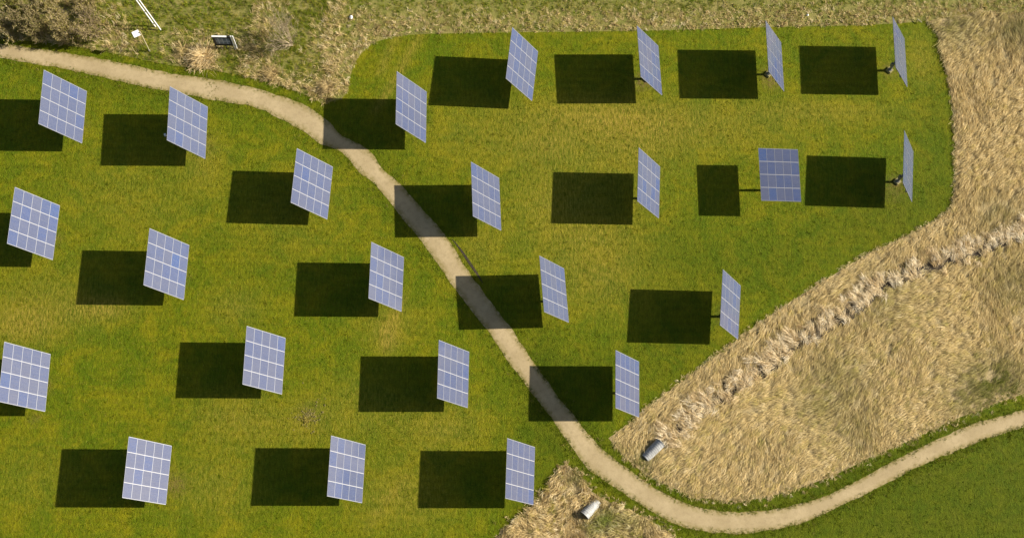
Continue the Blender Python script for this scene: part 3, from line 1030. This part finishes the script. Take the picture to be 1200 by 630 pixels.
def tracker(num, cx, cy, cz, az, el):
    tilt = rad(90 - el)
    A = rad(az)
    fs = FOOT_SHIFT * math.cos(tilt) if el < 80 else 0.0
    fs = FOOT_SHIFT if el < 80 else 0.0
    bx, by = cx + math.cos(A) * fs, cy + math.sin(A) * fs
    t = empty('solar_tracker', (bx, by, 0.0), A)
    tag(t, LABELS[num], 'solar tracker', 'sun-tracking solar panels standing on the lawn')
    C = Vector((-fs, 0, cz))                                    # panel centre in tracker space
    R = Matrix.Rotation(tilt, 4, 'Y')
    PM = Matrix.Translation(C) @ R

    def place(o, x, y, z):
        o.matrix_local = PM @ Matrix.Translation((x, y, z))
        return o
    f = inst('footing', FOOT, t)
    f.rotation_euler = (0, 0, rad(45))
    inst('base_flange', FLANGE, t)
    # mast up to the head behind the panel plane
    top = cz - fs * math.tan(tilt) - 0.36 / math.cos(tilt)
    mb = MB().tube((0, 0, 0.24), (0, 0, top), 0.17, 0.14, n=16)
    mb.build('mast', M['steel'], t)
    h = inst('slew_head', HEAD, t)
    xl = fs / math.cos(tilt)                                   # down-slope place of the head on the panel
    hz = -0.26
    h.matrix_local = Matrix.Translation((0, 0, top + 0.10)) @ R
    cb = inst('control_cabinet', CABINET, t)
    cb.location = (-0.25, 0.0, 1.15)
    place(inst('torque_tube', TORQUE, t), xl * 0.7, 0, -0.22)
    for x in (-1.75, 1.75):
        place(inst('cross_beam', BEAM, t), x, 0, -0.105)
    # linear actuator from mast to the lower beam
    a0 = Vector((0.0, 0.0, max(0.9, top - 0.9)))
    a1 = PM @ Vector((1.7, 0.0, -0.16)) if el < 80 else PM @ Vector((1.7, 0.0, -0.16))
    MB().tube(a0, a1, 0.05, 0.035, n=8).build('actuator', M['steel'], t)
    for r in range(3):
        place(inst('slope_rail', RAIL, t), 0, (r - 1) * PITCH_Y, -0.020)
    for s in (-1, 1):
        place(inst('edge_trim', EDGE, t), 0, s * (2 * PITCH_Y - GAP_Y / 2 + 0.026), -0.018)
    rr = random.Random(num * 17 + 3)
    for i in range(5):
        for j in range(4):
            m = inst('module', MODULE, t)
            jit = rr.uniform(-0.004, 0.004)
            place(m, (i - 2) * PITCH_X, (j - 1.5) * PITCH_Y, 0.003 + jit * 0.3)
            k = BLUE.get(num, {}).get((i, j))
            if k is None:
                k = rr.choices((0, 1, 2), (6, 5, 2))[0]
            g = inst('glass_pane', PANES[k], m)
            # glass never sits perfectly parallel from frame to frame
            g.rotation_euler = (rr.gauss(0, 0.002), rr.gauss(0, 0.002), 0)
    return t


for T in TRACKERS:
    tracker(*T)


# ------------------------------------------------------------------ culvert pipes
def culvert(buried, rim, label, sink):
    a, b = G(*buried), G(*rim)
    d = b - a
    L = float(np.hypot(*d)) + 0.4
    u = d / np.hypot(*d)
    az = math.atan2(u[1], u[0])
    root = empty('culvert_pipe', (b[0], b[1], 0.0), az)
    tag(root, label, 'culvert', 'corrugated culvert ends beside the path')
    R0, n, ns = 0.64, 28, 60
    zc, slope = 0.40, -sink
    V, F = [], []
    for inner in (0, 1):
        for k in range(ns + 1):
            s = k / ns
            x = -L * (1 - s)
            r = R0 + 0.009 * math.sin(2 * math.pi * (L * s) / 0.24) - 0.022 * inner
            # mitred mouth: the crown reaches a little farther than the invert
            for i in range(n):
                t = 2 * math.pi * i / n
                zz = r * math.sin(t)
                V.append((x + (0.08 * zz if s > 0.8 else 0.0), r * math.cos(t), zc + zz + (x) * slope * -1))
    for inner in (0, 1):
        o = inner * (ns + 1) * n
        for k in range(ns):
            for i in range(n):
                j = (i + 1) % n
                q = (o + k * n + i, o + k * n + j, o + (k + 1) * n + j, o + (k + 1) * n + i)
                F.append(q if inner else tuple(reversed(q)))
    e0, e1 = ns * n, (ns + 1) * n + ns * n
    for i in range(n):
        j = (i + 1) % n
        F.append((e0 + i, e0 + j, e1 + j, e1 + i))
    mesh_obj('pipe_wall', V, F, M['corrugated'], root, True)
    # rolled collar round the mouth
    V, F = [], []
    for k in range(n):
        t = 2 * math.pi * k / n
        for q in range(6):
            p = 2 * math.pi * q / 6
            r = R0 + 0.012 + 0.035 * math.cos(p)
            V.append((0.035 * math.sin(p) + 0.08 * r * math.sin(t), r * math.cos(t), zc + r * math.sin(t)))
    for k in range(n):
        for q in range(6):
            F.append((k * 6 + q, ((k + 1) % n) * 6 + q, ((k + 1) % n) * 6 + (q + 1) % 6, k * 6 + (q + 1) % 6))
    mesh_obj('collar', V, F, M['corrugated'], root, True)
    # wet scour in front of the mouth
    pv = [(b[0] + u[0] * 0.55, b[1] + u[1] * 0.55)]
    pts = []
    for k in range(20):
        t = 2 * math.pi * k / 20
        r = 0.75 + 0.25 * random.random()
        pts.append((pv[0][0] + r * 1.2 * math.cos(t), pv[0][1] + r * math.sin(t)))
    sheet('scour_pool', np.array(pts), 0.016, M['mud'])


culvert((758.5, 534), (772.5, 520), 'grey corrugated culvert pipe opening into the reed bed above the path', 0.29)
culvert((698, 589.5), (684.5, 604), 'grey corrugated culvert pipe opening into the small reed patch below the path', 0.29)


# ------------------------------------------------------------------ shrubs
def shrub(name, foot, radius, height, stems, seed, bark, leaf, leaves, label, bias=(0, 0), flat=0.55, group=None, depth=3):
    r = random.Random(seed)
    b = G(*foot)
    root = empty(name, (b[0], b[1], 0.0))
    tag(root, label, 'shrub', group)
    segs = {'stem': [], 'twig': []}
    tips = []

    def grow(p, d, ln, rad_, lvl):
        steps = 3
        for k in range(steps):
            d = (d + Vector((r.gauss(0, .16), r.gauss(0, .16), r.gauss(0.02, .10)))).normalized()
            q = p + d * (ln / steps)
            r1 = rad_ * (1 - 0.25 * (k + 1) / steps)
            segs['stem' if lvl < 1 else 'twig'].append((p, q, rad_, r1))
            if lvl < depth and (k > 0 or lvl > 0):
                for _ in range(r.choice((1, 2)) if lvl else 2):
                    nd = (d + Vector((r.gauss(0, .55), r.gauss(0, .55), r.gauss(0.1, .35)))).normalized()
                    grow(q, nd, ln * r.uniform(0.42, 0.62), r1 * 0.6, lvl + 1)
            p, rad_ = q, r1
        if lvl >= 1:
            tips.append((p, d))
    for s in range(stems):
        t = r.random() * 6.283
        out = flat * r.uniform(0.3, 1.4)
        d = Vector((math.cos(t) * out + bias[0], math.sin(t) * out + bias[1], 1.0)).normalized()
        p0 = Vector((r.gauss(0, .18 * radius), r.gauss(0, .18 * radius), 0.0))
        grow(p0, d, height * r.uniform(0.55, 0.8), 0.035 * r.uniform(.8, 1.3), 0)
    for kind in ('stem', 'twig'):
        V, F, Cc = [], [], []
        for (p, q, r0, r1) in segs[kind]:
            d = (q - p).normalized()
            u = d.orthogonal().normalized()
            w = d.cross(u)
            k = len(V)
            kk = r.uniform(0.7, 1.35)
            c = [x * kk for x in bark]
            for cc, rr_ in ((p, max(r0, .014)), (q, max(r1, .012))):
                for i in range(3):
                    t = 2.094 * i
                    V.append(tuple(cc + (u * math.cos(t) + w * math.sin(t)) * rr_))
                    Cc.append((*c, 1))
            for i in range(3):
                j = (i + 1) % 3
                F.append((k + i, k + j, k + 3 + j, k + 3 + i))
        me = bpy.data.meshes.new(kind + 's')
        fill_mesh(me, np.array(V), np.array(F))
        set_attr(me, 'tint', np.array(Cc))
        me.materials.append(M['twig'])
        inst('stems' if kind == 'stem' else 'twigs', me, root)
    if leaves:
        V, F, Cc = [], [], []
        for (p, d) in tips:
            for _ in range(leaves):
                c = p - d * r.uniform(0, .35) + Vector((r.gauss(0, .10), r.gauss(0, .10), r.gauss(0, .08)))
                u = Vector((r.gauss(0, 1), r.gauss(0, 1), r.gauss(0, 1))).normalized()
                w = u.orthogonal().normalized()
                s = r.uniform(.05, .10)
                k = len(V)
                kk = r.uniform(.6, 1.4)
                cc = [x * kk for x in r.choice(leaf)]
                for (x, y) in ((-1, 0), (0, -.6), (1.3, 0), (0, .6)):
                    V.append(tuple(c + u * x * s + w * y * s))
                    Cc.append((*cc, 1))
                F.append((k, k + 1, k + 2, k + 3))
        me = bpy.data.meshes.new('foliage')
        fill_mesh(me, np.array(V), np.array(F))
        set_attr(me, 'tint', np.array(Cc))
        me.materials.append(M['grass'])
        inst('foliage', me, root)
    return root


BROWN = (0.38, 0.30, 0.165)
GREY = (0.42, 0.35, 0.21)
OLIVE = [(0.30, 0.25, 0.075), (0.38, 0.30, 0.12), (0.21, 0.20, 0.04), (0.42, 0.34, 0.16)]
DARK = [(0.15, 0.145, 0.04), (0.23, 0.195, 0.07), (0.30, 0.24, 0.10)]
HG = 'shrubs in the hedge above the path'
shrub('shrub', (12, 42), 1.6, 2.3, 14, 11, GREY, OLIVE, 2, 'pale olive shrub cut by the left edge, above the path', group=HG)
shrub('shrub', (45, 40), 2.0, 3.0, 22, 12, BROWN, DARK, 3, 'darkest dense shrub, second from the left in the hedge above the path', group=HG)
shrub('shrub', (84, 43), 1.9, 2.7, 18, 13, BROWN, OLIVE, 2, 'brown-green shrub in the middle of the hedge above the path', group=HG)
shrub('shrub', (116, 44), 1.9, 2.7, 18, 14, (0.33, 0.25, 0.15), OLIVE, 1, 'bare brown shrub at the right end of the hedge, beside the leaning posts', group=HG)
shrub('shrub', (58, 14), 1.8, 2.2, 13, 15, GREY, OLIVE, 3, 'grey-green shrub at the top edge behind the darkest hedge shrub', group=HG)
shrub('shrub', (104, 16), 1.8, 2.2, 13, 16, BROWN, OLIVE, 2, 'twiggy shrub at the top edge behind the bare brown one', group=HG)
shrub('shrub', (14, 12), 1.6, 2.0, 12, 17, GREY, [(0.24, 0.21, 0.06), (0.18, 0.19, 0.03)], 4,
      'yellowish shrub in the top left corner', group=HG)
shrub('willow_bush', (343, 53), 0.5, 3.9, 26, 18, (0.36, 0.29, 0.18), OLIVE, 0,
      'leafless twiggy bush fanning out from one stump above the path bend', bias=(-0.38, 0.0), flat=0.62, depth=2)


def tussock(px, py, n, ln, label, cols, spread=0.5):
    p = G(px, py)
    a = rng.random(n) * 6.283
    r = np.abs(rng.normal(0, spread, n))
    root = p + np.column_stack([np.cos(a), np.sin(a)]) * r[:, None]
    t = palette(cols, np.ones(len(cols)), n) * rng.normal(1, .14, (n, 1))
    o = blades('straw_tussock', root, np.where(rng.random(n) < 0.4, a, np.radians(225)) + rng.normal(0, .5, n), ln * (0.6 + .7 * rng.random(n)),
               np.clip(0.85 + r / spread * 0.25 + rng.normal(0, .15, n), 0.3, 1.45), 0.035 + .03 * rng.random(n), t, M['straw'], 0.05, 0.9)
    tag(o, label, 'grass tussock', 'straw tussocks')


tussock(238, 68, 1100, 1.2, 'large golden straw tussock left of the dark information board', [(0.68, 0.53, 0.28), (0.60, 0.45, 0.21), (0.76, 0.62, 0.36)], .8)
tussock(216, 60, 260, .8, 'smaller straw tussock between the slim sign post and the large tussock', [(0.46, 0.35, 0.16), (0.40, 0.32, 0.12)], .45)
tussock(319, 88, 500, .8, 'straw tussock at the path edge below the leafless bush', [(0.52, 0.40, 0.19), (0.44, 0.33, 0.14)], .6)
tussock(384, 104, 600, .8, 'straw tussock in the corner where dry grass meets the path bend shadow', [(0.54, 0.42, 0.21), (0.46, 0.35, 0.16)], .5)

# ------------------------------------------------------------------ posts, signs, small things
b = G(188.5, 35.5)
tw = empty('twin_post', (b[0], b[1], 0.0))
tag(tw, 'pair of tall white leaning posts at the top edge, right of the hedge', 'posts')
lean = Vector((-0.17, 0.02, 1.0)).normalized()
for dx, dy in ((0.0, 0.0), (-0.72, 0.48)):
    MB().tube((dx, dy, 0.0), Vector((dx, dy, 0)) + lean * 7.2, 0.08, 0.075, n=12).build('post', M['white'], tw)
for z in (0.6, 2.6, 4.6, 6.6):
    p = lean * z
    MB().tube((p.x, p.y, p.z), (p.x - 0.72, p.y + 0.48, p.z), 0.04, n=8).build('spacer', M['steel'], tw)

b = G(175.6, 60.5)
sg = empty('post_sign', (b[0], b[1], 0.0))
tag(sg, 'slim pale wooden post with a white square plate at its top, above the path', 'sign')
MB().tube((0, 0, 0), (0.12, 0.0, 3.5), 0.055, 0.05, n=8).build('post', M['wood'], sg)
ms = Matrix.Translation((-0.42, -0.15, 3.32)) @ Matrix.Rotation(rad(28), 4, 'Z') @ Matrix.Rotation(rad(50), 4, 'X')
MB().box((0, 0, 0), (0.85, 0.62, 0.03), ms).build('plate', M['white'], sg)
MB().box((0.0, 0, 3.25), (0.55, 0.05, 0.05), Matrix.Translation((-0.12, 0, 0))).build('bracket', M['steel'], sg)
MB().tube((0, 0, 0), (0, 0, 0.25), 0.14, 0.10, n=10).build('post_collar', M['steel'], sg)

bl, br_ = G(253.5, 57.5), G(278.5, 58.0)
wv = br_ - bl
W = float(np.hypot(*wv))
ib = empty('information_board', (bl[0], bl[1], 0.0), math.atan2(wv[1], wv[0]))
tag(ib, 'dark information board with white top rail and white right-hand posts above the path', 'information board')
for x in (0.06, W * 0.5):
    MB().box((x, 0.10, 1.05), (0.10, 0.10, 2.1)).build('leg', M['black'], ib)
for x in (W - 0.26, W - 0.02):
    MB().box((x, 0.0, 1.18), (0.11, 0.14, 2.36)).build('side_post', M['white'], ib)
MB().box((W * 0.45, 0.0, 1.45), (W * 0.86, 0.08, 1.55)).build('board', M['black'], ib)
pp = MB().box((0, 0, 0), (W * 0.66, 0.02, 0.95)).build('printed_panel', M['print'], ib)
pp.location = (W * 0.47, -0.052, 1.50)
MB().box((W * 0.37, -0.02, 2.275), (W * 0.68, 0.20, 0.08)).build('top_rail', M['white'], ib)
MB().box((W * 0.80, -0.01, 2.27), (W * 0.16, 0.14, 0.07)).build('corner_cap', M['black'], ib)


def rock(name, px, py, r, label, cat, mat, seed, group=None, sq=0.75):
    q = random.Random(seed)
    V, F = [], []
    rings, n = 5, 8
    for i in range(rings + 1):
        f = math.pi * i / rings
        for k in range(n):
            t = 2 * math.pi * k / n
            rr_ = r * q.uniform(0.85, 1.12)
            V.append((rr_ * math.sin(f) * math.cos(t), rr_ * math.sin(f) * math.sin(t), rr_ * sq * math.cos(f)))
    for i in range(rings):
        for k in range(n):
            j = (k + 1) % n
            F.append((i * n + k, (i + 1) * n + k, (i + 1) * n + j, i * n + j))
    o = mesh_obj(name, V, F, mat, None, True)
    p = G(px, py)
    o.location = (p[0], p[1], r * sq * 0.6)
    tag(o, label, cat, group)
    return o


rock('marker_stone', 411.5, 21.5, 0.27, 'larger white stone lying in the rough meadow above the dry grass corner', 'stone', M['stone'], 1, 'white stones in the meadow')
rock('marker_stone', 946, 18.5, 0.17, 'small white stone in the meadow above the third shadow of the top row', 'stone', M['stone'], 2, 'white stones in the meadow')

st = G(1076, 27)
sk = MB().tube((-0.25, 0.28, 0.32), (0.28, -0.22, 0.36), 0.06, 0.05, n=8).build('cut_log', M['wood'])
sk.location = (st[0], st[1], 0)
tag(sk, 'short pale log in the grass at the top right corner of the lawn', 'log')

p = G(194.8, 160.0)
jb = empty('junction_box', (p[0], p[1], 0.0))
tag(jb, 'small white box on the lawn at the lower left corner of a tracker', 'box')
MB().box((0, 0, 0.32), (0.26, 0.22, 0.30)).build('housing', M['white'], jb)
MB().box((0, 0, 0.085), (0.08, 0.08, 0.17)).build('stand', M['steel'], jb)

# rough earth patch with clods and a shallow trench edge
pc = G(362, 486)
V, F = [], []
for k in range(110):
    a, d = rng.random() * 6.283, abs(rng.normal(0, 0.95))
    x, y = pc[0] + d * math.cos(a) * 1.1, pc[1] + d * math.sin(a) * 1.1
    s = rng.uniform(0.04, 0.13)
    n0 = len(V)
    for (i, j, z) in ((-1, -1, 0), (1, -1, 0), (1, 1, 0), (-1, 1, 0), (0.1, 0.0, 1.1)):
        V.append((x + i * s * rng.uniform(.7, 1.4), y + j * s * rng.uniform(.5, 1.2), max(0.002, z * s * 0.7)))
    F += [(n0, n0 + 1, n0 + 4), (n0 + 1, n0 + 2, n0 + 4), (n0 + 2, n0 + 3, n0 + 4), (n0 + 3, n0, n0 + 4)]
tag(mesh_obj('earth_clods', V, F, M['pebble']), 'patch of rough scratched-up earth clods in the left lawn', 'earth', kind='stuff')

tussock(360, 492, 160, .22, 'low yellow straw tuft on the scratched earth patch in the left lawn', [(0.42, 0.33, 0.08), (0.30, 0.26, 0.05)], .28)

# eroded gully beside the path
gl = smooth(GP([(530, 280), (541, 294), (551, 309), (560, 322), (566, 332)]), 4)
gg = np.gradient(gl, axis=0)
gg = np.column_stack([-gg[:, 1], gg[:, 0]]) / np.hypot(*gg.T)[:, None]
gw = (np.sin(np.linspace(0.1, 3.04, len(gl))) * 0.16)[:, None]
gv = np.vstack([np.column_stack([gl + gg * gw, np.full(len(gl), .018)]), np.column_stack([gl - gg * gw, np.full(len(gl), .018)])])
gn_ = len(gl)
tag(mesh_obj('gully', gv, [(i, gn_ + i, gn_ + i + 1, i + 1) for i in range(gn_ - 1)], M['mud']), kind='structure')
